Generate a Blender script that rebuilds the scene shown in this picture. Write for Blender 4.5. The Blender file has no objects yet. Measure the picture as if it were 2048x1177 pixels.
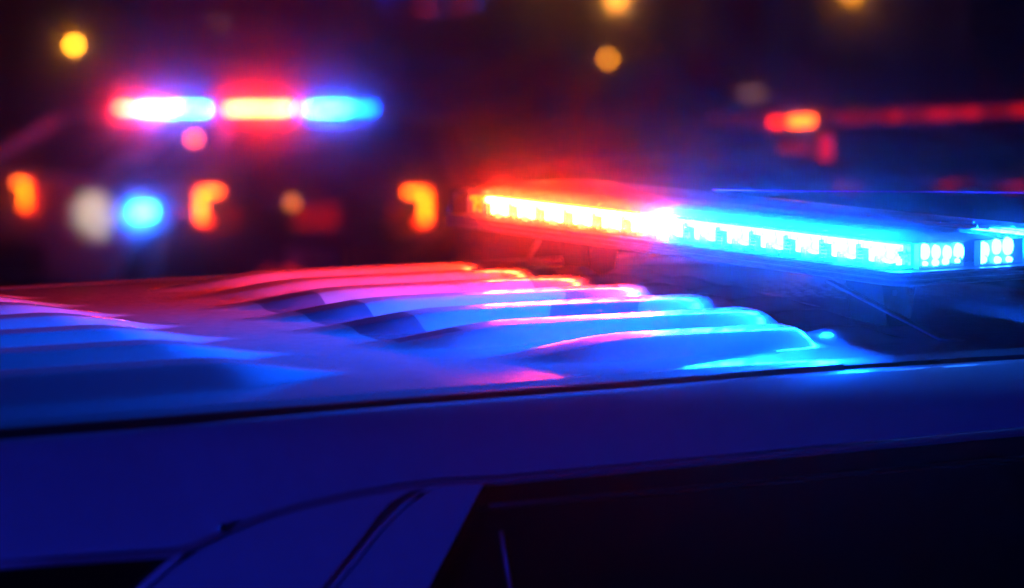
import bpy, bmesh, math, random
import numpy as np
from mathutils import Vector, Matrix

random.seed(7)
S = bpy.context.scene
COL = S.collection

# ------------------------------------------------------------------ camera
FPX = 6347.0                       # focal length in pixels of the 2048 px wide photograph
CX, CY, HORIZON = 1024.0, 588.5, -45.0
EYE = 2.45                         # camera height above the street
PITCH = math.atan((CY - HORIZON) / FPX)
YAW = math.radians(59.3)
D_ = Vector((math.cos(YAW), math.sin(YAW), 0))      # level viewing direction
R_ = Vector((math.sin(YAW), -math.cos(YAW), 0))     # to the right of it
Z_ = Vector((0, 0, 1))
F_ = D_ * math.cos(PITCH) - Z_ * math.sin(PITCH)
U_ = D_ * math.sin(PITCH) + Z_ * math.cos(PITCH)
ORG = Vector((0, 0, EYE))

cam = bpy.data.cameras.new('camera')
camo = bpy.data.objects.new('camera', cam)
COL.objects.link(camo)
M = Matrix((R_, U_, -F_)).transposed().to_4x4()
M.translation = ORG
camo.matrix_world = M
cam.sensor_width = 36
cam.lens = 36 * FPX / 2048
cam.clip_end = 2000
cam.clip_start = 0.05
cam.dof.use_dof = True
cam.dof.focus_distance = 4.72
cam.dof.aperture_fstop = 2.8
S.camera = camo

# ------------------------------------------------------------------ night sky, exposure
W = bpy.data.worlds.new('World')
S.world = W
W.use_nodes = True
wn = W.node_tree.nodes
sky = wn.new('ShaderNodeTexSky')
sky.sky_type = 'NISHITA'
sky.sun_disc = False
sky.sun_elevation = math.radians(-4)
sky.sun_rotation = math.radians(200)
W.node_tree.links.new(sky.outputs[0], wn['Background'].inputs[0])
wn['Background'].inputs[1].default_value = 0.0012
S.view_settings.view_transform = 'Standard'
S.view_settings.look = 'None'
S.view_settings.exposure = -0.35
S.view_settings.gamma = 1.0
S.view_settings.use_curve_mapping = False
cy = S.cycles
cy.use_denoising = True
cy.denoiser = 'OPENIMAGEDENOISE'
cy.use_light_tree = True
cy.max_bounces = 8
cy.diffuse_bounces = 3
cy.glossy_bounces = 4
cy.transmission_bounces = 4
cy.transparent_max_bounces = 16
cy.volume_bounces = 0
cy.sample_clamp_indirect = 6.0
cy.sample_clamp_direct = 0.0
cy.blur_glossy = 0.5
cy.caustics_reflective = True
cy.caustics_refractive = False


# ------------------------------------------------------------------ helpers: picture point -> place
def ray(px, py):
    return F_ + R_ * ((px - CX) / FPX) - U_ * ((py - CY) / FPX)


def on_z(px, py, z):               # z measured from the camera's height
    v = ray(px, py)
    return v * (z / v.z) + ORG


def on_depth(px, py, dist):        # level distance from the camera
    v = ray(px, py)
    return v * (dist / v.dot(D_)) + ORG


SLOPE = 0.25                       # lean of the near car's side


def on_side(px, py, off=0.0):      # the plane of the near car's door frames
    v = ray(px, py)
    # Y = 3.42 + off + SLOPE*(z+0.63)
    t = (3.42 + off + SLOPE * 0.63) / (v.y - SLOPE * v.z)
    return v * t + ORG


# ------------------------------------------------------------------ helpers: materials
def principled(name, color, rough=0.5, metal=0.0, coat=0.0, coat_rough=0.05, spec=0.5, bump=0.0, bump_scale=200.0, var=0.0, var_scale=6.0):
    m = bpy.data.materials.new(name)
    m.use_nodes = True
    nt = m.node_tree
    b = nt.nodes['Principled BSDF']
    b.inputs['Base Color'].default_value = (*color, 1)
    b.inputs['Roughness'].default_value = rough
    b.inputs['Metallic'].default_value = metal
    b.inputs['Coat Weight'].default_value = coat
    b.inputs['Coat Roughness'].default_value = coat_rough
    b.inputs['Specular IOR Level'].default_value = spec
    if var or bump:
        tc = nt.nodes.new('ShaderNodeTexCoord')
    if var:
        n = nt.nodes.new('ShaderNodeTexNoise')
        n.inputs['Scale'].default_value = var_scale
        n.inputs['Detail'].default_value = 6
        nt.links.new(tc.outputs['Object'], n.inputs['Vector'])
        mr = nt.nodes.new('ShaderNodeMapRange')
        mr.inputs[1].default_value = 0.3
        mr.inputs[2].default_value = 0.7
        mr.inputs[3].default_value = 1 - var
        mr.inputs[4].default_value = 1 + var
        nt.links.new(n.outputs['Fac'], mr.inputs[0])
        mx = nt.nodes.new('ShaderNodeVectorMath')
        mx.operation = 'SCALE'
        mx.inputs[0].default_value = color
        nt.links.new(mr.outputs[0], mx.inputs['Scale'])
        nt.links.new(mx.outputs[0], b.inputs['Base Color'])
    if bump:
        n2 = nt.nodes.new('ShaderNodeTexNoise')
        n2.inputs['Scale'].default_value = bump_scale
        n2.inputs['Detail'].default_value = 4
        nt.links.new(tc.outputs['Object'], n2.inputs['Vector'])
        bp = nt.nodes.new('ShaderNodeBump')
        bp.inputs['Strength'].default_value = bump
        bp.inputs['Distance'].default_value = 0.001
        nt.links.new(n2.outputs['Fac'], bp.inputs['Height'])
        nt.links.new(bp.outputs[0], b.inputs['Normal'])
    return m


def emitter(name, color, strength, grain=0.0, grain_scale=120.0):
    m = bpy.data.materials.new(name)
    m.use_nodes = True
    nt = m.node_tree
    nt.nodes.remove(nt.nodes['Principled BSDF'])
    e = nt.nodes.new('ShaderNodeEmission')
    e.inputs[0].default_value = (*color, 1)
    e.inputs[1].default_value = strength
    if grain:
        tc = nt.nodes.new('ShaderNodeTexCoord')
        n = nt.nodes.new('ShaderNodeTexNoise')
        n.inputs['Scale'].default_value = grain_scale
        n.inputs['Detail'].default_value = 2
        nt.links.new(tc.outputs['Object'], n.inputs['Vector'])
        mr = nt.nodes.new('ShaderNodeMapRange')
        mr.inputs[1].default_value = 0.35
        mr.inputs[2].default_value = 0.62
        mr.inputs[3].default_value = strength * (1 - grain)
        mr.inputs[4].default_value = strength * (1 + grain)
        nt.links.new(n.outputs['Fac'], mr.inputs[0])
        nt.links.new(mr.outputs[0], e.inputs[1])
    nt.links.new(e.outputs[0], nt.nodes['Material Output'].inputs[0])
    return m


def clear_plastic(name, body=(0.9, 0.9, 0.9), body_amount=0.0, tint=(1, 1, 1), gloss_rough=0.05):
    """thin polycarbonate: see-through, a little milky, with a glossy skin"""
    m = bpy.data.materials.new(name)
    m.use_nodes = True
    nt = m.node_tree
    nt.nodes.remove(nt.nodes['Principled BSDF'])
    tr = nt.nodes.new('ShaderNodeBsdfTransparent')
    tr.inputs[0].default_value = (*tint, 1)
    last = tr.outputs[0]
    if body_amount:
        tl = nt.nodes.new('ShaderNodeBsdfTranslucent')
        tl.inputs[0].default_value = (*body, 1)
        df = nt.nodes.new('ShaderNodeBsdfDiffuse')
        df.inputs[0].default_value = (*body, 1)
        a = nt.nodes.new('ShaderNodeMixShader')
        a.inputs[0].default_value = 0.35
        nt.links.new(tl.outputs[0], a.inputs[1])
        nt.links.new(df.outputs[0], a.inputs[2])
        mx = nt.nodes.new('ShaderNodeMixShader')
        mx.inputs[0].default_value = body_amount
        nt.links.new(last, mx.inputs[1])
        nt.links.new(a.outputs[0], mx.inputs[2])
        last = mx.outputs[0]
    gl = nt.nodes.new('ShaderNodeBsdfGlossy')
    gl.inputs['Roughness'].default_value = gloss_rough
    fr = nt.nodes.new('ShaderNodeFresnel')
    fr.inputs[0].default_value = 1.4
    m2 = nt.nodes.new('ShaderNodeMixShader')
    nt.links.new(fr.outputs[0], m2.inputs[0])
    nt.links.new(last, m2.inputs[1])
    nt.links.new(gl.outputs[0], m2.inputs[2])
    nt.links.new(m2.outputs[0], nt.nodes['Material Output'].inputs[0])
    return m


RED = (1.0, 0.012, 0.0003)
BLUE = (0.0005, 0.075, 1.0)

MAT = {
    'asphalt': principled('asphalt', (0.045, 0.045, 0.047), 0.75, bump=0.6, bump_scale=90, var=0.3, var_scale=1.5),
    'concrete': principled('concrete', (0.3, 0.29, 0.27), 0.85, bump=0.3, var=0.15),
    'stone': principled('stone', (0.33, 0.29, 0.24), 0.8, bump=0.3, var=0.2, var_scale=2),
    'render': principled('wall_render', (0.22, 0.18, 0.17), 0.9, bump=0.3, var=0.2, var_scale=1),
    'white_paint': principled('white_car_paint', (0.72, 0.72, 0.74), 0.35, coat=0.8, coat_rough=0.04, var=0.03, var_scale=30),
    'navy_paint': principled('navy_car_paint', (0.012, 0.014, 0.03), 0.3, coat=1.0, coat_rough=0.04),
    'black_paint': principled('black_car_paint', (0.01, 0.01, 0.012), 0.3, coat=1.0, coat_rough=0.04),
    'rubber': principled('black_rubber', (0.035, 0.035, 0.037), 0.32),
    'seal': principled('red_lit_seal_rubber', (0.5, 0.34, 0.34), 0.4),  # lightened and reddened to carry the red light falling on the seal
    'plastic': principled('black_plastic', (0.02, 0.02, 0.022), 0.4),
    'tyre': principled('tyre_rubber', (0.018, 0.018, 0.018), 0.8),
    'rim': principled('wheel_alloy', (0.4, 0.4, 0.42), 0.35, metal=0.9),
    'glass': principled('dark_car_glass', (0.006, 0.006, 0.008), 0.04, spec=0.5),
    'rail': principled('anodised_rail', (0.16, 0.16, 0.17), 0.33, metal=0.5),
    'reflector': principled('white_reflector', (0.8, 0.8, 0.8), 0.3, coat=0.4, coat_rough=0.1),
    'chrome': principled('bright_clip', (0.85, 0.85, 0.85), 0.15, metal=1.0),
    'steel': principled('painted_steel', (0.25, 0.25, 0.27), 0.4, metal=0.5),
    'plate': principled('number_plate', (0.7, 0.7, 0.68), 0.5),
    'lens': clear_plastic('clear_lens', gloss_rough=0.06),
    'prism': clear_plastic('clear_prism', (0.85, 0.85, 0.85), 0.45, (0.8, 0.8, 0.8), 0.1),
    'cover': clear_plastic('milky_cover', (0.8, 0.8, 0.8), 0.11, (0.85, 0.85, 0.87), 0.12),
    'red_led': emitter('red_led', RED, 300, 0.75, 150),
    'red_core': emitter('red_led_core', (1.0, 0.026, 0.005), 760, 0.4, 90),
    'blue_led': emitter('blue_led', BLUE, 360, 0.75, 150),
    'blue_core': emitter('blue_led_core', (0.002, 0.09, 1.0), 820, 0.4, 90),
    'dim_end': emitter('dim_red_led', (1.0, 0.10, 0.004), 6, 0.8, 90),
    'orange_led': emitter('orange_led', (1.0, 0.09, 0.002), 14),
    'blue_bulb': emitter('blue_led_bulb', (0.012, 0.14, 1.0), 110),
    'far_red': emitter('far_red_led', (1.0, 0.018, 0.005), 430),
    'far_blue': emitter('far_blue_led', (0.004, 0.08, 1.0), 340),
    'far_blue_dim': emitter('far_weak_blue_led', BLUE, 60),
    'blue_flasher': emitter('blue_flasher', (0.008, 0.12, 1.0), 170),
    'far_white': emitter('far_white_led', (1.0, 0.5, 0.6), 60),
    'tail_red': emitter('tail_lamp', (1.0, 0.13, 0.002), 24),
    'tail_edge': emitter('tail_lamp_rim', (1.0, 0.015, 0.001), 6),
    'dim_red': emitter('dim_red_glow', (1.0, 0.01, 0.006), 0.35),  # also put on parts that only reflect red light
    'dim_red2': emitter('faint_red_glow', (1.0, 0.01, 0.02), 0.9),  # also glows on unlit parts in place of reflected red
    'amber': emitter('amber_lamp', (1.0, 0.36, 0.015), 75),
    'amber_dim': emitter('weak_amber_lamp', (1.0, 0.30, 0.015), 18),
    'green_dim': emitter('weak_green_lamp', (0.35, 0.42, 0.02), 110),
    'warm': emitter('warm_wall_lamp', (1.0, 0.30, 0.015), 5),
    'white_lamp': emitter('white_lamp', (1.0, 0.85, 0.55), 20),
    'off_lens': principled('unlit_lens', (0.25, 0.02, 0.02), 0.2, coat=0.5),
    'hedge': principled('hedge_leaves', (0.035, 0.05, 0.02), 0.7),
    'bark': principled('bark', (0.08, 0.06, 0.045), 0.9),
}


# ------------------------------------------------------------------ helpers: meshes and objects
def link(name, me, parent=None, mats=(), smooth=False):
    for m in mats:
        me.materials.append(m)
    if smooth:
        me.polygons.foreach_set('use_smooth', [True] * len(me.polygons))
    o = bpy.data.objects.new(name, me)
    COL.objects.link(o)
    if parent is not None:
        o.parent = parent
    return o


def from_bm(name, bm, mats, parent=None, smooth=False, loc=None):
    bmesh.ops.recalc_face_normals(bm, faces=bm.faces)
    me = bpy.data.meshes.new(name)
    bm.to_mesh(me)
    bm.free()
    o = link(name, me, parent, mats if isinstance(mats, (list, tuple)) else [mats], smooth)
    if loc is not None:
        o.location = loc
    return o


def tag(o, label, category, group=None):
    o['label'] = label
    o['category'] = category
    if group:
        o['group'] = group
    return o


def empty(name, loc, rotz=0.0):
    o = bpy.data.objects.new(name, None)
    o.empty_display_size = 0.1
    COL.objects.link(o)
    o.location = loc
    o.rotation_euler = (0, 0, rotz)
    return o


def box(bm, c, s, rot=None, bevel=0.0, mi=0):
    g = bmesh.ops.create_cube(bm, size=1.0)
    vs = g['verts']
    bmesh.ops.scale(bm, vec=Vector(s), verts=vs)
    if bevel:
        es = list({e for v in vs for e in v.link_edges})
        r = bmesh.ops.bevel(bm, geom=es, offset=bevel, segments=2, affect='EDGES', profile=0.6)
        vs = list({v for f in r['faces'] for v in f.verts} | {v for v in vs if v.is_valid})
    if rot is not None:
        bmesh.ops.rotate(bm, cent=(0, 0, 0), matrix=rot, verts=vs)
    bmesh.ops.translate(bm, vec=Vector(c), verts=vs)
    if mi:
        for f in {f for v in vs for f in v.link_faces}:
            f.material_index = mi
    return vs


def tube(bm, pts, r, n=8, caps=True):
    pts = [Vector(p) for p in pts]
    rings = []
    for i, p in enumerate(pts):
        a = pts[max(i - 1, 0)]
        b = pts[min(i + 1, len(pts) - 1)]
        t = (b - a).normalized()
        ref = Vector((0, 0, 1)) if abs(t.z) < 0.9 else Vector((1, 0, 0))
        u = t.cross(ref).normalized()
        v = t.cross(u)
        rr = r[i] if isinstance(r, (list, tuple)) else r
        rings.append([bm.verts.new(p + u * rr * math.cos(2 * math.pi * k / n) + v * rr * math.sin(2 * math.pi * k / n)) for k in range(n)])
    for a, b in zip(rings, rings[1:]):
        for k in range(n):
            bm.faces.new((a[k], a[(k + 1) % n], b[(k + 1) % n], b[k]))
    if caps:
        bm.faces.new(rings[0])
        bm.faces.new(rings[-1])


def loft(bm, sections, closed=True, caps=True, mi=0):
    rings = [[bm.verts.new(p) for p in s] for s in sections]
    n = len(rings[0])
    fs = []
    for a, b in zip(rings, rings[1:]):
        for k in range(n if closed else n - 1):
            fs.append(bm.faces.new((a[k], a[(k + 1) % n], b[(k + 1) % n], b[k])))
    if caps and closed:
        fs.append(bm.faces.new(rings[0]))
        fs.append(bm.faces.new(rings[-1]))
    for f in fs:
        f.material_index = mi
    return rings


def lathe(bm, prof, n=16, axis='Z', c=(0, 0, 0)):
    rings = []
    for r, h in prof:
        ring = []
        for k in range(n):
            a = 2 * math.pi * k / n
            if axis == 'Z':
                p = Vector((r * math.cos(a), r * math.sin(a), h))
            elif axis == 'Y':
                p = Vector((r * math.cos(a), h, r * math.sin(a)))
            else:
                p = Vector((h, r * math.cos(a), r * math.sin(a)))
            ring.append(bm.verts.new(p + Vector(c)))
        rings.append(ring)
    for a, b in zip(rings, rings[1:]):
        for k in range(n):
            bm.faces.new((a[k], a[(k + 1) % n], b[(k + 1) % n], b[k]))
    bm.faces.new(rings[0])
    bm.faces.new(rings[-1])


def plate(bm, pts, off):
    """a flat outline given its own thickness"""
    a = [bm.verts.new(p) for p in pts]
    b = [bm.verts.new(Vector(p) + Vector(off)) for p in pts]
    bm.faces.new(a)
    bm.faces.new(b)
    n = len(pts)
    for k in range(n):
        bm.faces.new((a[k], a[(k + 1) % n], b[(k + 1) % n], b[k]))


# ------------------------------------------------------------------ the street
bm = bmesh.new()
bmesh.ops.create_grid(bm, x_segments=40, y_segments=40, size=180)
g = from_bm('ground', bm, MAT['asphalt'])
g.location = (40, 70, 0)
g['kind'] = 'structure'

# ------------------------------------------------------------------ near patrol car
CAR = empty('patrol_car', (1.9, 4.244, 0))
tag(CAR, 'white patrol car with long pressed ribs in its roof, filling the foreground', 'car')
base = CAR.location.copy()


def cl(p):                          # world -> car space
    return Vector(p) - base


YC, YN, YF = 4.244, 3.515, 4.973       # roof middle, near and far ditch
PERIOD = 0.178
CREST = [YC + PERIOD * k for k in range(-3, 4)]
XEND = [2.70, 2.76, 2.81, 2.85, 2.88, 2.90, 2.91]
XSTART = [2.13, 2.03, 2.025, 2.03, 2.05, 2.08, 2.10]


def sstep(a, b, x):
    t = np.clip((x - a) / (b - a), 0, 1)
    return t * t * (3 - 2 * t)


def ridge(t, wid):
    # crest leaning slightly to the near side for 3 cm, then a smooth flank; steeper far flank
    a = np.abs(t) / wid
    near = (1 - 0.040 * np.clip(a / 0.48, 0, 1) ** 2) * (1 - sstep(0.38, 1.0, a))
    far = 1 - sstep(0.08, 0.92, a)
    return np.where(t < 0, near, far)


def roof_z(X, Y):
    z = -0.509 - 0.020 * (np.clip(4.2 - Y, 0, None) / 0.68) ** 2 - 0.010 * (np.clip(Y - 4.3, 0, None) / 0.68) ** 2
    z = z - 0.004 * (np.clip(X - 2.35, 0, None) / 0.5) ** 2 - 0.006 * (np.clip(1.4 - X, 0, None) / 1.0) ** 2
    # soft roll-off towards the ditches
    e = np.minimum(Y - YN, YF - Y)
    z = z - 0.004 * (1 - sstep(0.0, 0.035, e))
    for yc, xe, xst in zip(CREST, XEND, XSTART):
        t = Y - yc
        h = 0.0235
        # front field
        tap = sstep(xst, xst + 0.27, X) * (1 - sstep(xe - 0.045, xe, X))
        wid = 0.030 + 0.054 * sstep(xst - 0.01, xst + 0.17, X)
        z = z + h * tap * ridge(t, wid)
        # short second hump ahead of each rib
        tap2 = sstep(xe + 0.005, xe + 0.05, X) * (1 - sstep(xe + 0.09, xe + 0.15, X))
        b2 = 0.5 * (1 + np.cos(np.pi * np.clip(t / 0.075, -1, 1)))
        z = z + 0.015 * tap2 * b2
        # rear field
        xr = 1.965
        tap3 = 1 - sstep(xr - 0.24, xr, X)
        wid3 = 0.084 - 0.056 * sstep(xr - 0.22, xr, X)
        z = z + 0.029 * tap3 * ridge(t, wid3)
    return z


xs = np.concatenate([np.arange(-0.6, 1.0, 0.03), np.arange(1.0, 3.5001, 0.01)])
ys = np.linspace(YN, YF, 640)
XX, YY = np.meshgrid(xs, ys, indexing='ij')
ZZ = roof_z(XX, YY)
nx, ny = XX.shape
co = np.stack([XX - base.x, YY - base.y, ZZ + EYE], -1).reshape(-1, 3)
idx = np.arange(nx * ny).reshape(nx, ny)
quads = np.stack([idx[:-1, :-1], idx[1:, :-1], idx[1:, 1:], idx[:-1, 1:]], -1).reshape(-1, 4)
me = bpy.data.meshes.new('roof')
me.vertices.add(len(co))
me.vertices.foreach_set('co', co.astype(np.float32).ravel())
me.loops.add(quads.size)
me.loops.foreach_set('vertex_index', quads.astype(np.int32).ravel())
me.polygons.add(len(quads))
me.polygons.foreach_set('loop_start', np.arange(0, quads.size, 4, dtype=np.int32))
me.update(calc_edges=True)


def roof_paint():
    """white paint, vinyl strokes of the roof number, a film of dust"""
    m = principled('ribbed_roof_paint', (0.74, 0.74, 0.76), 0.36, coat=1.0, coat_rough=0.12)
    nt = m.node_tree
    N, L = nt.nodes, nt.links
    N['Principled BSDF'].inputs['Coat IOR'].default_value = 1.9
    b = N['Principled BSDF']
    tc = N.new('ShaderNodeTexCoord')
    sep = N.new('ShaderNodeSeparateXYZ')
    L.new(tc.outputs['Object'], sep.inputs[0])

    def math_(op, a, c):
        n = N.new('ShaderNodeMath')
        n.operation = op
        for i, v in enumerate((a, c)):
            if v is None:
                continue
            if isinstance(v, (int, float)):
                n.inputs[i].default_value = v
            else:
                L.new(v, n.inputs[i])
        return n.outputs[0]

    def stroke(x0, y0, x1, y1, half):
        """mask of a bar from (x0,y0) to (x1,y1), world coordinates"""
        ux, uy = x1 - x0, y1 - y0
        ln = math.hypot(ux, uy)
        ux, uy = ux / ln, uy / ln
        dx = math_('SUBTRACT', sep.outputs[0], x0 - base.x)
        dy = math_('SUBTRACT', sep.outputs[1], y0 - base.y)
        al = math_('ADD', math_('MULTIPLY', dx, ux), math_('MULTIPLY', dy, uy))
        ac = math_('ABSOLUTE', math_('SUBTRACT', math_('MULTIPLY', dx, uy), math_('MULTIPLY', dy, ux)), None)
        k = math_('MULTIPLY', math_('GREATER_THAN', al, 0.0), math_('LESS_THAN', al, ln))
        return math_('MULTIPLY', k, math_('LESS_THAN', ac, half))

    mask = stroke(2.165, 3.87, 2.205, 4.42, 0.050)
    for s in ((2.74, 4.57, 2.62, 4.10, 0.052), (2.64, 4.16, 2.44, 3.90, 0.062)):
        mask = math_('MAXIMUM', mask, stroke(*s))
    nz = N.new('ShaderNodeTexNoise')
    nz.inputs['Scale'].default_value = 60
    nz.inputs['Detail'].default_value = 8
    L.new(tc.outputs['Object'], nz.inputs['Vector'])
    mr = N.new('ShaderNodeMapRange')
    mr.inputs[1].default_value = 0.35
    mr.inputs[2].default_value = 0.7
    mr.inputs[3].default_value = 0.30
    mr.inputs[4].default_value = 0.50
    L.new(nz.outputs['Fac'], mr.inputs[0])
    L.new(mr.outputs[0], b.inputs['Roughness'])
    mx = N.new('ShaderNodeMix')
    mx.data_type = 'RGBA'
    L.new(mask, mx.inputs['Factor'])
    mx.inputs[6].default_value = (0.33, 0.33, 0.35, 1)
    mx.inputs[7].default_value = (0.09, 0.10, 0.15, 1)
    L.new(mx.outputs[2], b.inputs['Base Color'])
    n3 = N.new('ShaderNodeTexNoise')
    n3.inputs['Scale'].default_value = 260
    n3.inputs['Detail'].default_value = 3
    L.new(tc.outputs['Object'], n3.inputs['Vector'])
    bp = N.new('ShaderNodeBump')
    bp.inputs['Strength'].default_value = 0.2
    bp.inputs['Distance'].default_value = 0.0006
    L.new(n3.outputs['Fac'], bp.inputs['Height'])
    L.new(bp.outputs[0], b.inputs['Normal'])
    return m


roof = link('roof', me, CAR, [roof_paint()], smooth=True)

# near ditch: rubber strip lying in a channel
for side, y0, sgn in (('near', YN, -1), ('far', YF, 1)):
    bm = bmesh.new()
    secs = []
    for x in np.linspace(-0.6, 2.62, 60):
        cw = 1.0 - 0.9 * float(sstep(2.2, 2.62, np.array(x)))
        z = float(roof_z(np.array(x), np.array(y0))) + EYE
        s = []
        for dy, dz in ((0.001, 0.001), (0.007, 0.0035), (0.015, 0.002), (0.020, -0.006), (0.020, -0.03), (0.001, -0.03)):
            s.append(cl((x, y0 + sgn * dy * cw, z + dz - 0.001)))
        secs.append(s)
    loft(bm, secs)
    from_bm('ditch_strip', bm, MAT['rubber'], CAR, smooth=True)

# roof rail / body side above the doors
EDGE_PX = [(-60, 1131), (120, 1118), (340, 1103), (384, 1094), (440, 1066), (520, 1035), (600, 1012), (700, 990), (800, 973), (880, 964), (1000, 958), (1300, 930), (1600, 902), (1850, 880), (2042, 862), (2150, 853)]
edge = [on_side(*p) for p in EDGE_PX]
e_raw = [edge[0] + Vector((-1.2, 0, 0))] + edge + [edge[-1] + Vector((0.55, 0, 0))]
e_in = []
for p_, q_ in zip(e_raw, e_raw[1:]):
    e_in += [p_.lerp(q_, f_ / 6) for f_ in range(6)]
e_in.append(e_raw[-1])
bm = bmesh.new()
secs = []
for k, p in enumerate(e_in):
    s = []
    zt = float(roof_z(np.array(p.x), np.array(YN))) + EYE - 0.001
    yt = YN - 0.021 + 0.019 * float(sstep(2.2, 2.62, np.array(p.x)))
    for j in range(15):
        t = j / 14
        y = yt + (p.y - yt) * t
        z = zt + (p.z - zt) * t
        bul = 0.012 * math.sin(math.pi * t) ** 0.9
        y -= bul * 0.55
        z += bul * 0.85
        # rolled edges
        if j == 0:
            z -= 0.008
        s.append(cl((p.x, y, z)))
    s.append(cl((p.x, p.y + 0.012, p.z - 0.010)))
    s.append(cl((p.x, p.y + 0.05, p.z - 0.012)))
    secs.append(s)
loft(bm, secs, closed=False)
from_bm('roof_rail', bm, MAT['white_paint'], CAR, smooth=True)
# far rail, mirrored about the roof's middle
bm = bmesh.new()
secs = []
for x in np.linspace(-1.0, 3.6, 10):
    zt = EYE - 0.52
    s = [cl((x, YF + 0.031, zt - 0.006)), cl((x, YF + 0.06, zt)), cl((x, YF + 0.11, zt - 0.03)), cl((x, YF + 0.15, zt - 0.09)), cl((x, YF + 0.10, zt - 0.10))]
    secs.append(s)
loft(bm, secs, closed=False)
from_bm('roof_rail', bm, MAT['white_paint'], CAR, smooth=True)


def down(px, py, z):                # a point of the side plane, then follow the plane down
    p = on_side(px, py)
    return p


IN = Vector((0, 0.035, 0.0))
# rear door frame with its curved upper edge
pts = [(255, 1215), (300, 1170), (345, 1130), (388, 1101), (445, 1073), (525, 1042), (605, 1019), (700, 997), (800, 980), (848, 974), (815, 985), (780, 1006), (752, 1036), (726, 1071), (682, 1127), (638, 1183), (608, 1218)]
bm = bmesh.new()
P = [cl(on_side(*p)) for p in pts]
plate(bm, P, IN)
from_bm('rear_door_frame', bm, MAT['white_paint'], CAR)
# front door frame
pts = [(640, 1215), (672, 1177), (716, 1124), (760, 1068), (790, 1035), (818, 1009), (850, 988), (885, 975), (925, 968), (968, 966), (940, 1018), (905, 1085), (860, 1170), (838, 1215)]
bm = bmesh.new()
P = [cl(on_side(*p)) for p in pts]
plate(bm, P, IN)
from_bm('front_door_frame', bm, MAT['white_paint'], CAR)
# bright rolled edge of the front door and of the rear door's window corner
bm = bmesh.new()
tube(bm, [cl(on_side(*p, -0.001)) for p in [(632, 1215), (664, 1177), (708, 1124), (752, 1068), (783, 1035), (812, 1009), (846, 987)]], 0.0026)
from_bm('door_edge', bm, MAT['white_paint'], CAR, smooth=True)
bm = bmesh.new()
tube(bm, [cl(on_side(*p, -0.001)) for p in [(248, 1215), (296, 1170), (342, 1130), (384, 1103), (372, 1095), (350, 1103)]], 0.0035)
from_bm('door_edge', bm, MAT['white_paint'], CAR, smooth=True)
# weather seal that follows the arch of the door opening
bm = bmesh.new()
tube(bm, [cl(on_side(*p, -0.003)) for p in [(-60, 1134), (120, 1121), (345, 1105), (388, 1094), (445, 1066), (525, 1035), (605, 1012), (700, 991), (800, 974), (880, 965), (1000, 959), (1300, 931), (1600, 903), (1850, 881), (2042, 863), (2150, 854)]], 0.0048)
from_bm('door_seal', bm, MAT['seal'], CAR, smooth=True)
# screw head sitting on the seal
bm = bmesh.new()
lathe(bm, [(0.001, -0.004), (0.006, -0.003), (0.0065, 0.0), (0.004, 0.004)], 12, 'Y')
from_bm('seal_clip', bm, MAT['chrome'], CAR, smooth=True, loc=cl(on_side(445, 1057, -0.008)))

# side glass
def side_glass(name, corners, off):
    bm = bmesh.new()
    plate(bm, [cl(on_side(*p, off)) for p in corners], Vector((0, 0.006, 0)))
    return from_bm(name, bm, MAT['glass'], CAR)


side_glass('rear_window', [(-900, 1195), (-60, 1128), (345, 1100), (420, 1100), (300, 1215), (-200, 1900), (-900, 2000)], 0.02)
side_glass('front_window', [(960, 968), (2042, 868), (2500, 830), (2500, 1800), (500, 1900), (830, 1215)], 0.025)
# thin dark bead along the head of the front window, and the belt moulding's upright run channel
bm = bmesh.new()
tube(bm, [cl(on_side(*p, 0.004)) for p in [(980, 1012), (1300, 985), (1700, 948), (2060, 915)]], 0.0035)
from_bm('window_bead', bm, MAT['plastic'], CAR, smooth=True)
bm = bmesh.new()
tube(bm, [cl(on_side(*p, 0.022)) for p in [(1002, 1062), (1012, 1120), (1028, 1215)]], 0.0026)
from_bm('run_channel', bm, MAT['steel'], CAR, smooth=True)

# lower body, doors, ends and wheels (below the frame, for other viewpoints)
def side_y(z):
    return 3.42 + SLOPE * ((z - EYE) + 0.63)


bm = bmesh.new()
for sgn in (-1, 1):
    secs = []
    for x in (-2.3, -2.25, -1.2, 0.0, 1.5, 3.0, 4.6, 5.1, 5.2):
        k = 0.06 if x in (-2.3, 5.2) else 0.0
        hw = YC - side_y(1.28)
        s = []
        for dz, o in ((1.28, 0.0), (1.15, 0.05), (0.9, 0.07), (0.6, 0.05), (0.4, 0.0), (0.4, -0.1), (1.27, -0.1)):
            s.append(cl((x, YC + sgn * (hw + o - k), dz)))
        secs.append(s)
    loft(bm, secs)
from_bm('body_side', bm, MAT['white_paint'], CAR)
bm = bmesh.new()
hw = YC - side_y(1.28) + 0.02
loft(bm, [[cl((x, YC - hw + 0.05, z0)), cl((x, YC + hw - 0.05, z0)), cl((x, YC + hw - 0.05, z1)), cl((x, YC - hw + 0.05, z1))] for x, z0, z1 in ((3.95, 0.45, 1.28), (4.6, 0.45, 1.24), (5.15, 0.45, 1.16), (5.25, 0.5, 1.05))])
from_bm('bonnet', bm, MAT['white_paint'], CAR)
bm = bmesh.new()
loft(bm, [[cl((3.50, YC - 0.70, 1.92)), cl((3.50, YC + 0.70, 1.92)), cl((3.47, YC + 0.70, 1.90)), cl((3.47, YC - 0.70, 1.90))], [cl((4.25, YC - 0.80, 1.27)), cl((4.25, YC + 0.80, 1.27)), cl((4.20, YC + 0.80, 1.26)), cl((4.20, YC - 0.80, 1.26))]])
from_bm('windscreen', bm, MAT['glass'], CAR)
bm = bmesh.new()
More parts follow.
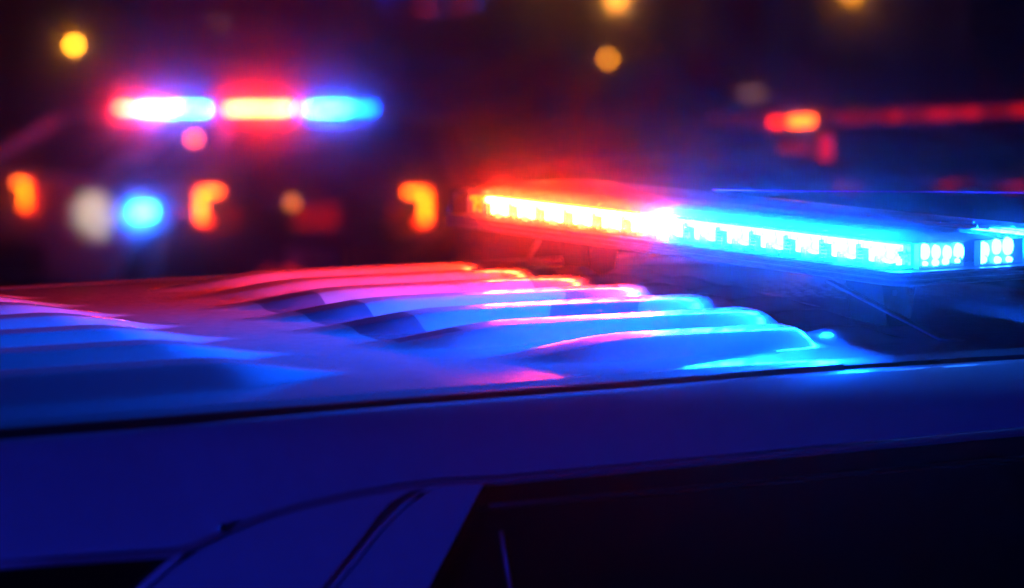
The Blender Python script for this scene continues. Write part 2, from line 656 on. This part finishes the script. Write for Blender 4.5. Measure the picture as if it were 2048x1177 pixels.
loft(bm, [[cl((-0.60, YC - 0.72, 1.93)), cl((-0.60, YC + 0.72, 1.93)), cl((-0.55, YC + 0.72, 1.90)), cl((-0.55, YC - 0.72, 1.90))], [cl((-2.28, YC - 0.85, 1.27)), cl((-2.28, YC + 0.85, 1.27)), cl((-2.2, YC + 0.85, 1.27)), cl((-2.2, YC - 0.85, 1.27))]])
from_bm('tailgate_glass', bm, MAT['glass'], CAR)
for x in (-1.35, 4.1):
    for sgn in (-1, 1):
        bm = bmesh.new()
        lathe(bm, [(0.25, -0.13), (0.38, -0.12), (0.40, -0.06), (0.40, 0.06), (0.38, 0.12), (0.25, 0.13)], 28, 'Y')
        w = from_bm('wheel', bm, MAT['tyre'], CAR, smooth=True, loc=cl((x, YC + sgn * 0.93, 0.40)))
        bm = bmesh.new()
        lathe(bm, [(0.05, -0.14), (0.24, -0.135), (0.25, 0.0), (0.24, 0.135), (0.05, 0.14)], 20, 'Y')
        from_bm('rim', bm, MAT['rim'], w)
# ------------------------------------------------------------------ light bars
def ring_plan(hx, hy, r, n=6):
    """rounded rectangle, counter-clockwise"""
    out = []
    for cx_, cy_, a0 in ((hx - r, hy - r, 0), (-hx + r, hy - r, 90), (-hx + r, -hy + r, 180), (hx - r, -hy + r, 270)):
        for k in range(n + 1):
            a = math.radians(a0 + 90 * k / n)
            out.append((cx_ + r * math.cos(a), cy_ + r * math.sin(a)))
    return out


def sweep_ring(bm, prof, hx, hy, r, cap_top=False, cap_bottom=False, n=6):
    """prof: (inset, z) pairs; each gives one ring of the rounded rectangle"""
    secs = [[(x, y, z) for x, y in ring_plan(hx - i, hy - i, max(r - i, 0.004), n)] for i, z in prof]
    rings = [[bm.verts.new(p) for p in s] for s in secs]
    m = len(rings[0])
    for a, b in zip(rings, rings[1:]):
        for k in range(m):
            bm.faces.new((a[k], a[(k + 1) % m], b[(k + 1) % m], b[k]))
    if cap_top:
        bm.faces.new(rings[-1])
    if cap_bottom:
        bm.faces.new(rings[0])


BEAM_SPREAD, BEAM_BLUE, BEAM_RED = 60, 7.5, 2.4
HX, HY, LW0, LW1 = 0.165, 0.668, 0.0215, 0.0600


def bar_shell(root, far=False):
    bm = bmesh.new()
    prof = [(0.03, 0.0), (0.004, 0.0), (0.0, 0.002), (0.0, 0.0045), (0.004, 0.006), (0.004, 0.0085), (0.001, 0.010), (0.001, 0.0125), (0.005, 0.014), (0.005, 0.0165), (0.002, 0.018), (0.003, 0.0205), (0.012, 0.021), (0.03, 0.021)]
    sweep_ring(bm, prof, HX, HY, 0.030, True, True)
    from_bm('base_rail', bm, MAT['rail'], root)
    bm = bmesh.new()
    sweep_ring(bm, [(0.006, 0.0212), (0.0065, 0.045), (0.0075, LW1 - 0.001)], HX, HY, 0.030)
    from_bm('clear_lens', bm, MAT['lens'], root, smooth=True)
    bm = bmesh.new()
    sweep_ring(bm, [(0.0076, LW1), (0.010, LW1 + 0.006), (0.020, LW1 + 0.0115), (0.05, LW1 + 0.016), (0.10, LW1 + 0.019), (0.15, LW1 + 0.020)], HX, HY, 0.030, True)
    from_bm('top_cover', bm, MAT['cover'], root, smooth=True)


# --- the near bar, in full detail
BAR = empty('light_bar', (2.771 + HX, 4.255, EYE - 0.44))
tag(BAR, 'large sharp light bar glowing red and blue across the ribbed white roof', 'light bar', 'emergency light bars on the patrol cars')
bar_shell(BAR)
NM, NB = 14, 7
MW = 0.0905
bm = bmesh.new()
box(bm, (0, 0, 0.0385), (0.19, 2 * HY - 0.16, 0.033))
from_bm('inner_tray', bm, MAT['plastic'], BAR)


def mesh_of(bm, name, mats):
    bmesh.ops.recalc_face_normals(bm, faces=bm.faces)
    me = bpy.data.meshes.new(name)
    bm.to_mesh(me)
    bm.free()
    for m in mats:
        me.materials.append(m)
    return me


H = LW1 - LW0


def module_meshes(led, core):
    # local: front towards -x, y along the bar, z from 0 to H
    bm = bmesh.new()                                       # housing: floor, back and end walls
    box(bm, (0.020, 0, 0.0009), (0.044, MW * 0.985, 0.0016))
    box(bm, (0.0425, 0, H / 2), (0.002, MW * 0.985, H - 0.002))
    box(bm, (0.022, MW * 0.485, H * 0.43), (0.038, 0.0022, H * 0.78))
    hous = mesh_of(bm, 'led_module', [MAT['prism']])
    bm = bmesh.new()                                       # luminous panel: three cells
    for k in (-1, 0, 1):
        box(bm, (0.034, k * MW * 0.32, H * 0.55), (0.004, MW * 0.30, H * 0.80), bevel=0.001)
    pan = mesh_of(bm, 'led_panel', [led])
    bm = bmesh.new()                                       # brighter upper run of optics close to the lens
    box(bm, (0.014, -MW * 0.03, H * 0.815), (0.016, MW * 0.90, H * 0.24), bevel=0.002)
    box(bm, (0.015, -MW * 0.02, H * 0.46), (0.012, MW * 0.56, H * 0.50), bevel=0.003)
    for k in range(4):
        box(bm, (0.016, -MW * (0.33 + 0.04 * k), H * (0.56 - 0.09 * k)), (0.008, MW * 0.035, H * 0.22))
    cor = mesh_of(bm, 'led_optic', [core])
    bm = bmesh.new()                                       # ribbed reflector: stack of louvres and a stepped wedge
    for k in range(5):
        box(bm, (0.010, MW * 0.40, 0.004 + k * 0.0050), (0.012, MW * 0.13, 0.0028))
    for k in range(6):
        box(bm, (0.0075 + 0.001 * k, -MW * (0.40 - 0.085 * k), 0.0025 + 0.0010 * k), (0.010, MW * 0.07, 0.004 + 0.0028 * k))
    ref = mesh_of(bm, 'reflector', [MAT['prism']])
    bm = bmesh.new()                                       # bright wire put in for the glare on the dome's edge
    y0 = MW * 0.47
    tube(bm, [(0.006, y0, H * 0.75), (0.006, y0, H + 0.003), (0.007, y0 - 0.001, H + 0.0062), (0.009, y0 - 0.003, H + 0.0075), (0.013, y0 - 0.006, H + 0.0070)], 0.00045, 6)
    clip = mesh_of(bm, 'glare_wire', [MAT['chrome']])
    return hous, pan, cor, ref, clip


RM, BM = module_meshes(MAT['red_led'], MAT['red_core']), module_meshes(MAT['blue_led'], MAT['blue_core'])
MDIM = [m_.copy() for m_ in RM[1:3]]
for m_ in MDIM:
    m_.materials[0] = MAT['dim_end']
MOFF = [m_.copy() for m_ in RM[1:3]]
for m_ in MOFF:
    m_.materials[0] = MAT['off_lens']
for side in (0, 1):
    for k in range(NM):
        y = -HY + 0.03 + MW * (k + 0.5 - (0.2 if k == NM - 1 else 0))
        ms = BM if k < NB else RM
        if k == NM - 1:                                    # last module, half masked and dim
            ms = (ms[0], MDIM[0], MDIM[1], ms[3], ms[4])
        if side == 1 and k > 1:
            ms = (ms[0], MOFF[0], MOFF[1], ms[3], ms[4])
        x = (-HX + 0.010) if side == 0 else (HX - 0.010)
        o = bpy.data.objects.new('led_module', ms[0])
        COL.objects.link(o)
        o.parent = BAR
        o.location = (x, y, LW0)
        o.rotation_euler = (0, 0, math.pi * side)
        if k == NM - 1:
            o.scale = (1, 0.58, 1)
        if side == 0:                                     # collimated beam of the module
            la = bpy.data.lights.new('module_beam', 'AREA')
            la.shape = 'RECTANGLE'
            la.size, la.size_y = MW * 0.9, H * 0.9
            la.spread = math.radians(BEAM_SPREAD)
            la.color = BLUE if k < NB else RED
            la.energy = BEAM_BLUE if k < NB else (BEAM_RED if k < NM - 1 else 0.05)
            lo = bpy.data.objects.new('module_beam', la)
            COL.objects.link(lo)
            lo.parent = BAR
            lo.rotation_euler = (math.pi / 2, 0, math.pi / 2)
            lo.location = (-HX + 0.005, y, LW0 + H / 2)
        for nm, me_ in zip(('led_panel', 'led_optic', 'reflector', 'glare_wire'), ms[1:]):
            c = bpy.data.objects.new(nm, me_)
            if nm in ('reflector', 'led_panel', 'led_optic'):
                c['kind'] = 'stuff'
            COL.objects.link(c)
            c.parent = o
# end modules: lit blue ones at the near end, dark ones at the far end
for y, lit in ((-HY + 0.012, True), (HY - 0.012, False)):
    s = 1 if lit else -1
    for j, x in enumerate((-0.075, 0.035)):
        bm = bmesh.new()
        box(bm, (x, y + s * 0.012, LW0 + H / 2), (0.088, 0.003, H - 0.002))
        box(bm, (x - 0.043, y + s * 0.006, LW0 + H / 2), (0.002, 0.010, H - 0.002))
        e = from_bm('end_module', bm, MAT['steel'] if lit else MAT['plastic'], BAR)
        for i in range(4 if j == 0 else 3):
            bm = bmesh.new()
            xx = x - 0.031 + i * 0.021
            ja, jb, jc = random.uniform(0.9, 1.35), random.uniform(0.7, 1.5), random.uniform(-0.004, 0.004)
            lathe(bm, [(0.002, 0.004 * s), (0.0068 * ja, 0.002 * s), (0.0075 * ja, 0.008 * s)], 12, 'Y', (xx + jc * 0.3, y, LW0 + H * 0.66 + jc * 0.4))
            lathe(bm, [(0.001, 0.004 * s), (0.004 * jb, 0.002 * s), (0.005 * jb, 0.008 * s)], 10, 'Y', (xx + jc, y, LW0 + H * 0.24 - jc * 0.3))
            for v in bm.verts:                            # drop shapes, taller than wide
                if v.co.z > LW0 + H * 0.45:
                    v.co.z = LW0 + H * 0.66 + (v.co.z - LW0 - H * 0.66) * 1.6
            from_bm('led_bulb', bm, MAT['blue_bulb'] if lit else MAT['off_lens'], e, smooth=True)

# feet that clamp the bar into the ditches
for y0, sgn in ((3.66, 1), (4.82, -1)):
    ft = empty('mounting_foot', (2.92, y0, EYE - 0.44))
    ft.parent = BAR
    ft.location = Vector((2.92, y0, EYE - 0.44)) - BAR.location
    yo = -0.05 * sgn
    bm = bmesh.new()
    loft(bm, [[(-w, 0.12 * sgn, z), (w, 0.12 * sgn, z), (w, (0.12 + 0.09) * sgn, z), (-w, (0.12 + 0.09) * sgn, z)] for w, z in ((0.035, 0.002), (0.03, -0.03), (0.02, -0.085))])
    from_bm('foot_block', bm, MAT['plastic'], ft)
    bm = bmesh.new()
    a, b, c = Vector((-0.10, 0.16 * sgn, -0.012)), Vector((-0.03, -0.02 * sgn, -0.085)), Vector((0.0, -0.035 * sgn, -0.090))
    for p, q in ((a, b), (b, c)):
        d = (q - p).normalized()
        sv = Vector((0.008, 0.004, 0))
        nv = d.cross(sv).normalized() * 0.0016
        loft(bm, [[p - sv - nv, p + sv - nv, p + sv + nv, p - sv + nv], [q - sv - nv, q + sv - nv, q + sv + nv, q - sv + nv]])
    from_bm('clamp_strap', bm, MAT['steel'], ft)
    for dx in (-0.015, 0.015):
        bm = bmesh.new()
        lathe(bm, [(0.001, -0.006), (0.0055, -0.006), (0.006, -0.002), (0.006, 0.001)], 6, 'Y', (dx, 0.117 * sgn, -0.03))
        from_bm('bolt', bm, MAT['chrome'], ft)

# thin line ahead of the bar built as a whip, pink light painted on
bm = bmesh.new()
wp = [on_depth(x, y, dd) for x, y, dd in ((1425, 380, 5.0), (1600, 382.5, 5.0), (1700, 383.5, 5.0), (1860, 384, 5.02), (2042, 386, 5.05), (2200, 392, 5.1), (2330, 430, 5.15), (2380, 520, 5.18))]
root_p = Vector((wp[-1].x + 0.02, wp[-1].y, EYE - 0.515))
for i_, p in enumerate(wp):
    wp[i_] = p - root_p
tube(bm, wp + [Vector((0, 0, 0.02))], 0.0011, 8)
ANT = empty('whip_antenna', root_p)
tag(ANT, 'thin line built as a whip antenna, pink light painted on, above the large light bar', 'antenna')
from_bm('whip', bm, principled('pink_light_whip', (0.9, 0.02, 0.25), 0.6), ANT, smooth=True)
bm = bmesh.new()
lathe(bm, [(0.022, 0.0), (0.022, 0.006), (0.012, 0.02), (0.004, 0.03)], 16)
from_bm('antenna_base', bm, MAT['plastic'], ANT, smooth=True)


# ------------------------------------------------------------------ distant patrol cars
def sect(hw, z0, z1, r=0.12):
    return [(-hw + r, z0), (hw - r, z0), (hw, z0 + r), (hw + 0.02, (z0 + z1) / 2), (hw - 0.01, z1 - r), (hw - r, z1), (-hw + r, z1), (-hw + 0.01, z1 - r), (-hw - 0.02, (z0 + z1) / 2), (-hw, z0 + r)]


def distant_car(loc, heading, paint, tall, label, group, name='patrol_car', top=None):
    """heading: level vector the car points along; loc: ground point under its rear bumper"""
    rz = math.atan2(heading.y, heading.x)
    c = empty(name, loc, rz)
    tag(c, label, 'car', group)
    belt = 1.12 if tall else 1.0
    deck = 1.16 if tall else 1.06
    top = top or (1.74 if tall else 1.46)
    hood = 1.10 if tall else 0.95
    bm = bmesh.new()
    st = [(0.0, 0.78, 0.45, deck - 0.14), (0.06, 0.88, 0.36, deck - 0.03), (0.3, 0.95, 0.28, deck), (1.0, 0.97, 0.24, belt + 0.02), (2.4, 0.97, 0.24, belt), (3.4, 0.96, 0.24, hood + 0.05), (4.2, 0.94, 0.26, hood), (4.7, 0.88, 0.30, hood - 0.10), (4.88, 0.78, 0.38, hood - 0.25)]
    loft(bm, [[(x, y, z) for y, z in sect(hw, z0, z1)] for x, hw, z0, z1 in st])
    from_bm('body', bm, paint, c, smooth=True)
    xr0, xr1 = (0.12, 0.55) if tall else (0.55, 1.35)
    xf1, xf0 = (2.75, 3.6) if tall else (2.5, 3.5)
    bm = bmesh.new()
    loft(bm, [[(xr0, -0.84, belt), (xr0, 0.84, belt), (xf0, 0.84, belt), (xf0, -0.84, belt)], [(xr1, -0.64, top - 0.05), (xr1, 0.64, top - 0.05), (xf1, 0.64, top - 0.05), (xf1, -0.64, top - 0.05)]])
    from_bm('cabin_glass', bm, MAT['glass'], c)
    bm = bmesh.new()
    a = [(xr1 - 0.04, -0.66, top - 0.055), (xr1 - 0.04, 0.66, top - 0.055), (xf1 + 0.04, 0.66, top - 0.055), (xf1 + 0.04, -0.66, top - 0.055)]
    b = [(xr1 + 0.02, -0.62, top - 0.015), (xr1 + 0.02, 0.62, top - 0.015), (xf1 - 0.02, 0.62, top - 0.015), (xf1 - 0.02, -0.62, top - 0.015)]
    d = [(xr1 + 0.25, -0.45, top), (xr1 + 0.25, 0.45, top), (xf1 - 0.25, 0.45, top), (xf1 - 0.25, -0.45, top)]
    loft(bm, [a, b, d])
    from_bm('roof', bm, paint, c)
    for s in (-1, 1):
        for p, q, w in (((xr0, 0.845, belt - 0.02), (xr1, 0.645, top - 0.04), 0.13), ((xf0, 0.845, belt - 0.02), (xf1, 0.645, top - 0.04), 0.06), ((1.75, 0.855, belt - 0.02), (1.8, 0.66, top - 0.04), 0.05)):
            bm = bmesh.new()
            loft(bm, [[(p[0] - w, s * p[1], p[2]), (p[0] + w, s * p[1], p[2]), (p[0] + w, s * (p[1] - 0.05), p[2]), (p[0] - w, s * (p[1] - 0.05), p[2])], [(q[0] - w, s * q[1], q[2]), (q[0] + w, s * q[1], q[2]), (q[0] + w, s * (q[1] - 0.05), q[2]), (q[0] - w, s * (q[1] - 0.05), q[2])]])
            from_bm('pillar', bm, paint, c)
        bm = bmesh.new()
        box(bm, (2.95, s * 1.06, belt + 0.08), (0.10, 0.20, 0.14), bevel=0.03)
        from_bm('mirror', bm, paint, c)
        for x in (0.95, 3.95):
            bm = bmesh.new()
            lathe(bm, [(0.22, -0.11), (0.32, -0.11), (0.335, -0.05), (0.335, 0.05), (0.32, 0.11), (0.22, 0.11)], 20, 'Y')
            w_ = from_bm('wheel', bm, MAT['tyre'], c, smooth=True, loc=(x, s * 0.90, 0.335))
            bm = bmesh.new()
            lathe(bm, [(0.04, -0.12), (0.20, -0.115), (0.21, 0.115), (0.04, 0.12)], 14, 'Y')
            from_bm('rim', bm, MAT['rim'], w_)
    bm = bmesh.new()
    box(bm, (-0.02, 0, 0.50), (0.14, 1.7, 0.24), bevel=0.05)
    from_bm('rear_bumper', bm, MAT['plastic'], c)
    bm = bmesh.new()
    box(bm, (-0.012, 0, 0.80), (0.012, 0.31, 0.155))
    from_bm('number_plate', bm, MAT['plate'], c)
    return c, top


def tail_lamp(c, y, side, z, mat_in, mat_out, s=1.0):
    """bracket shaped lamp: an upper arm towards the tailgate and an upright at the outer edge"""
    bm = bmesh.new()
    box(bm, (-0.03, y, z), (0.03, 0.055 * s, 0.22 * s), bevel=0.01)
    box(bm, (-0.03, y - side * 0.07 * s, z + 0.085 * s), (0.03, 0.12 * s, 0.05 * s), bevel=0.01)
    box(bm, (-0.03, y - side * 0.035 * s, z - 0.09 * s), (0.03, 0.06 * s, 0.045 * s), bevel=0.01)
    o = from_bm('tail_lamp', bm, mat_out, c)
    bm = bmesh.new()
    box(bm, (-0.048, y - side * 0.005, z), (0.01, 0.03 * s, 0.17 * s))
    box(bm, (-0.048, y - side * 0.07 * s, z + 0.085 * s), (0.01, 0.09 * s, 0.025 * s))
    from_bm('lamp_core', bm, mat_in, o)


def flasher(c, name, loc, size, mat):
    bm = bmesh.new()
    box(bm, (0, 0, 0), size, bevel=min(size) * 0.3)
    return from_bm(name, bm, mat, c, loc=loc)


def far_bar(center, axis_heading, cells, label, length=1.0, faces=(-1, 1)):
    """cells: material key per module along the rear face, from the car's left to its right"""
    rz = math.atan2(axis_heading.y, axis_heading.x)
    b = empty('light_bar', center, rz)
    tag(b, label, 'light bar', 'emergency light bars on the patrol cars')
    bar_shell(b)
    b.scale = (1, length, 1)
    n = len(cells)
    mw = (2 * HY - 0.06) / n
    for sx in faces:
        for k, key in enumerate(cells):
            if key is None:
                continue
            bm = bmesh.new()
            box(bm, (0, 0, 0), (0.03, mw * 0.94, H * 0.86), bevel=0.003)
            from_bm('led_module', bm, MAT[key], b, loc=(sx * (HX - 0.03), HY - 0.03 - mw * (k + 0.5), LW0 + H / 2))
    bm = bmesh.new()
    bm.free()
    for y in (-0.45, 0.45):
        bm = bmesh.new()
        box(bm, (0, y, -0.02), (0.10, 0.06, 0.045), bevel=0.005)
        from_bm('mounting_foot', bm, MAT['plastic'], b)
    return b


def rotv(v, deg):
    return (Matrix.Rotation(math.radians(deg), 3, 'Z') @ v).normalized()


GRP = 'patrol cars out of focus behind'
# --- car with its back straight to the camera, left of the middle
HB = rotv(D_, -3)
pB = on_depth(628, 410, 18.5)
pB.z = 0
carB, topB = distant_car(pB, HB, MAT['navy_paint'], False, 'dark patrol car seen from behind with two bracket shaped orange tail lamps', GRP, top=1.56)
LB = Z_.cross(HB)            # the car's left
zt = on_depth(625, 412, 18.5).z
for s in (-1, 1):
    tail_lamp(carB, s * 0.66, s, zt, MAT['tail_red'], MAT['tail_edge'], 0.98)
flasher(carB, 'rear_glow', (-0.025, -0.02, zt - 0.06), (0.02, 0.25, 0.14), MAT['dim_red'])  # added glow for the red light on the number plate
flasher(carB, 'rear_glow', (-0.025, 0.48, zt - 0.05), (0.02, 0.07, 0.07), MAT['dim_red'])
flasher(carB, 'rear_glow', (-0.025, -0.48, zt - 0.03), (0.02, 0.06, 0.06), MAT['dim_red'])
flasher(carB, 'amber_flasher', (-0.03, 0.125, zt + 0.02), (0.02, 0.06, 0.06), emitter('amber_flasher', (1.0, 0.22, 0.01), 2.5))
flasher(carB, 'bumper_glow', (-0.10, 0.26, zt - 0.38), (0.02, 0.08, 0.05), MAT['dim_red'])  # red reflections in the bumper, put in as glowing blocks
flasher(carB, 'bumper_glow', (-0.10, 0.13, zt - 0.38), (0.02, 0.07, 0.05), MAT['dim_red2'])
cB = on_depth(603, 221, 20.3)
far_bar(cB - Z_ * 0.03, HB, ['far_red', 'far_red', 'far_red', 'far_red', 'far_red', None, 'far_blue_dim', 'far_blue', 'far_blue', 'far_blue', 'far_blue_dim', 'far_blue_dim'], 'blurred light bar on the dark car, its right half blue and slightly tapering out', 0.72)

# --- white car turned three-quarters, far left
HA = rotv(D_, -45)
LA = Z_.cross(HA)
tA = on_depth(62, 390, 22.0)
pA = tA + LA * 0.74
pA.z = 0
carA, topA = distant_car(pA, HA, MAT['white_paint'], False, 'white patrol car parked at an angle with one red tail lamp, at the far left', GRP)
tail_lamp(carA, -0.74, -1, tA.z, MAT['tail_red'], MAT['tail_edge'], 0.95)
tail_lamp(carA, 0.74, 1, tA.z, MAT['tail_red'], MAT['tail_edge'], 0.95)
cA = on_depth(325, 221, 23.4)
far_bar(cA - Z_ * 0.03, HA, ['far_red', 'far_red', 'far_red', 'far_red', 'far_white', 'far_blue', 'far_blue', 'far_blue', 'far_blue', 'far_blue'], 'blurred white hot light bar with red left end on the white car', 0.52)


# spot added beside the dark car's bar for cream light on the white flank
sp = bpy.data.lights.new('added_flank_spot', 'SPOT')
sp.color = (1.0, 0.84, 0.58)
sp.energy = 330
sp.spot_size = math.radians(10)
sp.spot_blend = 0.8
sp.shadow_soft_size = 0.03
spo = bpy.data.objects.new('added_flank_spot', sp)
COL.objects.link(spo)
sp_at = cB + LB * 0.54 - HB * 0.12
spo.location = sp_at
flasher_at = on_depth(388, 278, 19.7)
spo.rotation_euler = (on_depth(170, 446, 22.3) - sp_at).to_track_quat('-Z', 'Y').to_euler()


def to_local(o, p):
    return Matrix.Rotation(-o.rotation_euler.z, 4, 'Z') @ (Vector(p) - o.location)


q = on_depth(288, 424, 22.35)
lq = to_local(carA, q)
flasher(carA, 'side_flasher', lq, (0.16, 0.04, 0.075), MAT['blue_flasher'])
q = on_depth(388, 276, 19.9)
# --- third car at the right
HC = (D_ - R_).normalized()
cC = on_depth(1757, 235.5, 11.95)
top3 = 1.74
pC = cC - HC * 1.6
pC.z = 0
carC, topC = distant_car(pC, HC, MAT['black_paint'], True, 'black patrol car behind the large light bar, under an unlit roof bar at the right', GRP)
far_bar(cC - Z_ * 0.03, HC, ['tail_edge', None, 'orange_led', 'orange_led', None, None, None, 'dim_red', 'dim_red', 'dim_red', None, 'dim_red', 'dim_red2', None, 'dim_red', 'dim_red', 'dim_red2', 'dim_red2', 'dim_red2', None, 'dim_red2', 'dim_red2', None, 'dim_red', 'dim_red', None, 'dim_red2', 'dim_red2'], 'mostly dark light bar with one orange end, on the black car at the right', 1.22, (-1,))  # dim red cells: red reflections on unlit modules, put in as glow
flasher(carB, 'window_flasher', to_local(carB, flasher_at), (0.04, 0.06, 0.05), MAT['orange_led'])
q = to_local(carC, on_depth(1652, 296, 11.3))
flasher(carC, 'glowing_mirror', q, (0.03, 0.05, 0.09), MAT['dim_red2'])  # mirror lit red, the light put in as its own glow
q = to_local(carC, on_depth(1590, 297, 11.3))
flasher(carC, 'glowing_mirror_arm', q, (0.12, 0.05, 0.03), MAT['dim_red'])  # red light next to the mirror, likewise a painted glow

# --- patrol car beside the photographer, its roof bar lights the near car's flank
HD = rotv(D_, 100)
pD = Vector((-4.6, -0.6, 0))
carD, topD = distant_car(pD, HD, MAT['white_paint'], True, 'white patrol car parked behind the camera with its roof bar flashing', GRP)
MAT['side_blue'] = emitter('side_blue_led', (0.003, 0.03, 1.0), 7000)
MAT['side_red'] = emitter('side_red_led', (1.0, 0.01, 0.03), 190)
far_bar(Vector((pD.x, pD.y, 0)) + HD * 1.7 + Z_ * (topD + 0.05), HD, ['side_blue'] * 8 + ['side_red'] * 2, 'blue light bar on the patrol car parked behind the camera')

# ------------------------------------------------------------------ building, low wall, lamps far behind
DB = 62.0
SC = FPX / DB


def lat(px):
    return (px - CX) / SC


BLD = empty('building', D_ * DB, YAW - math.pi / 2)
tag(BLD, 'dark building front with orange lit columns far behind the cars', 'building')
# local: x to the right, y away from the camera, z up
bm = bmesh.new()
box(bm, (0, 2.0, 4.0), (60, 3.0, 8.0))
from_bm('wall', bm, MAT['render'], BLD)
for px, w in ((1070, 0.72), (1425, 0.6), (1560, 0.5), (700, 0.7), (330, 0.7), (1950, 0.7)):
    bm = bmesh.new()
    x = lat(px)
    box(bm, (x, 0.25, 3.2), (w, 0.5, 6.4), bevel=0.04)
    box(bm, (x, 0.25, 0.2), (w + 0.16, 0.62, 0.4), bevel=0.03)
    from_bm('column', bm, MAT['stone'], BLD)
for px0, px1 in ((1150, 1360), (1480, 1640), (760, 980), (400, 640), (80, 280)):
    x0, x1 = lat(px0), lat(px1)
    bm = bmesh.new()
    for cx_, cz, sx, sz in (((x0 + x1) / 2, 0.95, x1 - x0, 0.08), ((x0 + x1) / 2, 3.4, x1 - x0, 0.08), (x0, 2.2, 0.08, 2.6), (x1, 2.2, 0.08, 2.6), ((x0 + x1) / 2, 2.2, 0.05, 2.45)):
        box(bm, (cx_, 0.47, cz), (sx, 0.08, sz))
    f = from_bm('window', bm, MAT['plastic'], BLD)
    bm = bmesh.new()
    box(bm, ((x0 + x1) / 2, 0.485, 2.2), (x1 - x0 - 0.08, 0.02, 2.4))
    from_bm('pane', bm, MAT['glass'], f)


def sconce(px, py, power, name='wall_lamp'):
    x = lat(px)
    z = on_depth(px, py, DB).z
    bm = bmesh.new()
    box(bm, (x, 0.42, z + 0.12), (0.16, 0.16, 0.5), bevel=0.02)
    s = from_bm(name, bm, MAT['plastic'], BLD)
    bm = bmesh.new()
    lathe(bm, [(0.10, -0.22), (0.16, 0.0), (0.16, 0.12), (0.10, 0.2)], 14, 'Z', (x, 0.20, z))
    from_bm('lamp_glass', bm, MAT['warm'], s, smooth=True)
    la = bpy.data.lights.new('wall_lamp_light', 'POINT')
    la.color = (1.0, 0.38, 0.06)
    la.energy = power
    la.shadow_soft_size = 0.1
    lo = bpy.data.objects.new('wall_lamp_light', la)
    COL.objects.link(lo)
    lo.parent = BLD
    lo.location = (x, -0.15, z - 0.05)


sconce(1233, -6, 16)
sconce(1702, -22, 6)
sconce(1075, -150, 110)

bm = bmesh.new()
box(bm, (0, 0, 0.50), (60, 0.35, 1.0), bevel=0.02)
box(bm, (0, 0, 1.04), (60.1, 0.45, 0.08), bevel=0.01)
lw = from_bm('low_wall', bm, MAT['concrete'])
lw.location = D_ * 56
lw.rotation_euler = (0, 0, YAW - math.pi / 2)
tag(lw, 'long low wall in front of the dark building', 'wall')


def bollard(px, py, dist, mat, r, label, group='small lamps on posts before the building'):
    p = on_depth(px, py, dist)
    b = empty('post_lamp', (p.x, p.y, 0))
    tag(b, label, 'lamp', group)
    z = p.z
    bm = bmesh.new()
    tube(bm, [(0, 0, 0), (0, 0, z - r)], [0.05, 0.035], 12)
    from_bm('post', bm, MAT['plastic'], b, smooth=True)
    bm = bmesh.new()
    lathe(bm, [(r * 0.6, z - r), (r, z - r * 0.5), (r, z + r * 0.5), (r * 0.6, z + r)], 14)
    from_bm('lamp_head', bm, mat, b, smooth=True)
    bm = bmesh.new()
    lathe(bm, [(r * 1.15, z + r), (r * 1.1, z + r * 1.25), (r * 0.3, z + r * 1.7)], 14)
    from_bm('lamp_cap', bm, MAT['plastic'], b, smooth=True)


bollard(148, 90, 50, MAT['amber'], 0.05, 'bright amber post lamp above the white car at the far left')
bollard(1216, 118, 50, MAT['amber_dim'], 0.05, 'weak amber post lamp under the glowing wall lamp')
bollard(931, 318, 30, MAT['green_dim'], 0.022, 'faint olive green post lamp left of the large light bar')
bollard(911, 273, 32, MAT['dim_red2'], 0.06, 'faint red post lamp above the olive green one')

# added barricade whose glowing strip stands in for a tan patch of light
p = on_depth(1505, 187, 44)
BRC = empty('barricade', (p.x, p.y, 0), YAW - math.pi / 2 - 0.2)
tag(BRC, 'low street barricade with an added strip glowing tan, left of the black car', 'barricade')
bm = bmesh.new()
box(bm, (0, 0, p.z - 0.16), (1.5, 0.04, 0.18), bevel=0.01)
from_bm('board', bm, MAT['plate'], BRC)
bm = bmesh.new()
box(bm, (0, -0.03, p.z), (0.30, 0.05, 0.08), bevel=0.015)
from_bm('glow_strip', bm, emitter('tan_glow', (1.0, 0.42, 0.12), 0.7), BRC)
for sx in (-0.6, 0.6):
    for sy in (-1, 1):
        bm = bmesh.new()
        tube(bm, [(sx, 0.02 * sy, p.z - 0.1), (sx, 0.28 * sy, 0.0)], 0.02, 6)
        from_bm('leg', bm, MAT['steel'], BRC)

# ------------------------------------------------------------------ night air
bm = bmesh.new()
box(bm, (0, 0, 0), (400, 400, 12))
hz = from_bm('haze', bm, [])
hz.location = (40, 70, 5.0)
hz['kind'] = 'stuff'
m = bpy.data.materials.new('night_haze')
m.use_nodes = True
nt = m.node_tree
nt.nodes.remove(nt.nodes['Principled BSDF'])
pv = nt.nodes.new('ShaderNodeVolumePrincipled')
pv.inputs['Color'].default_value = (0.9, 0.9, 0.9, 1)
pv.inputs['Density'].default_value = 0.0155
pv.inputs['Anisotropy'].default_value = 0.995
nt.links.new(pv.outputs[0], nt.nodes['Material Output'].inputs['Volume'])
hz.data.materials.append(m)
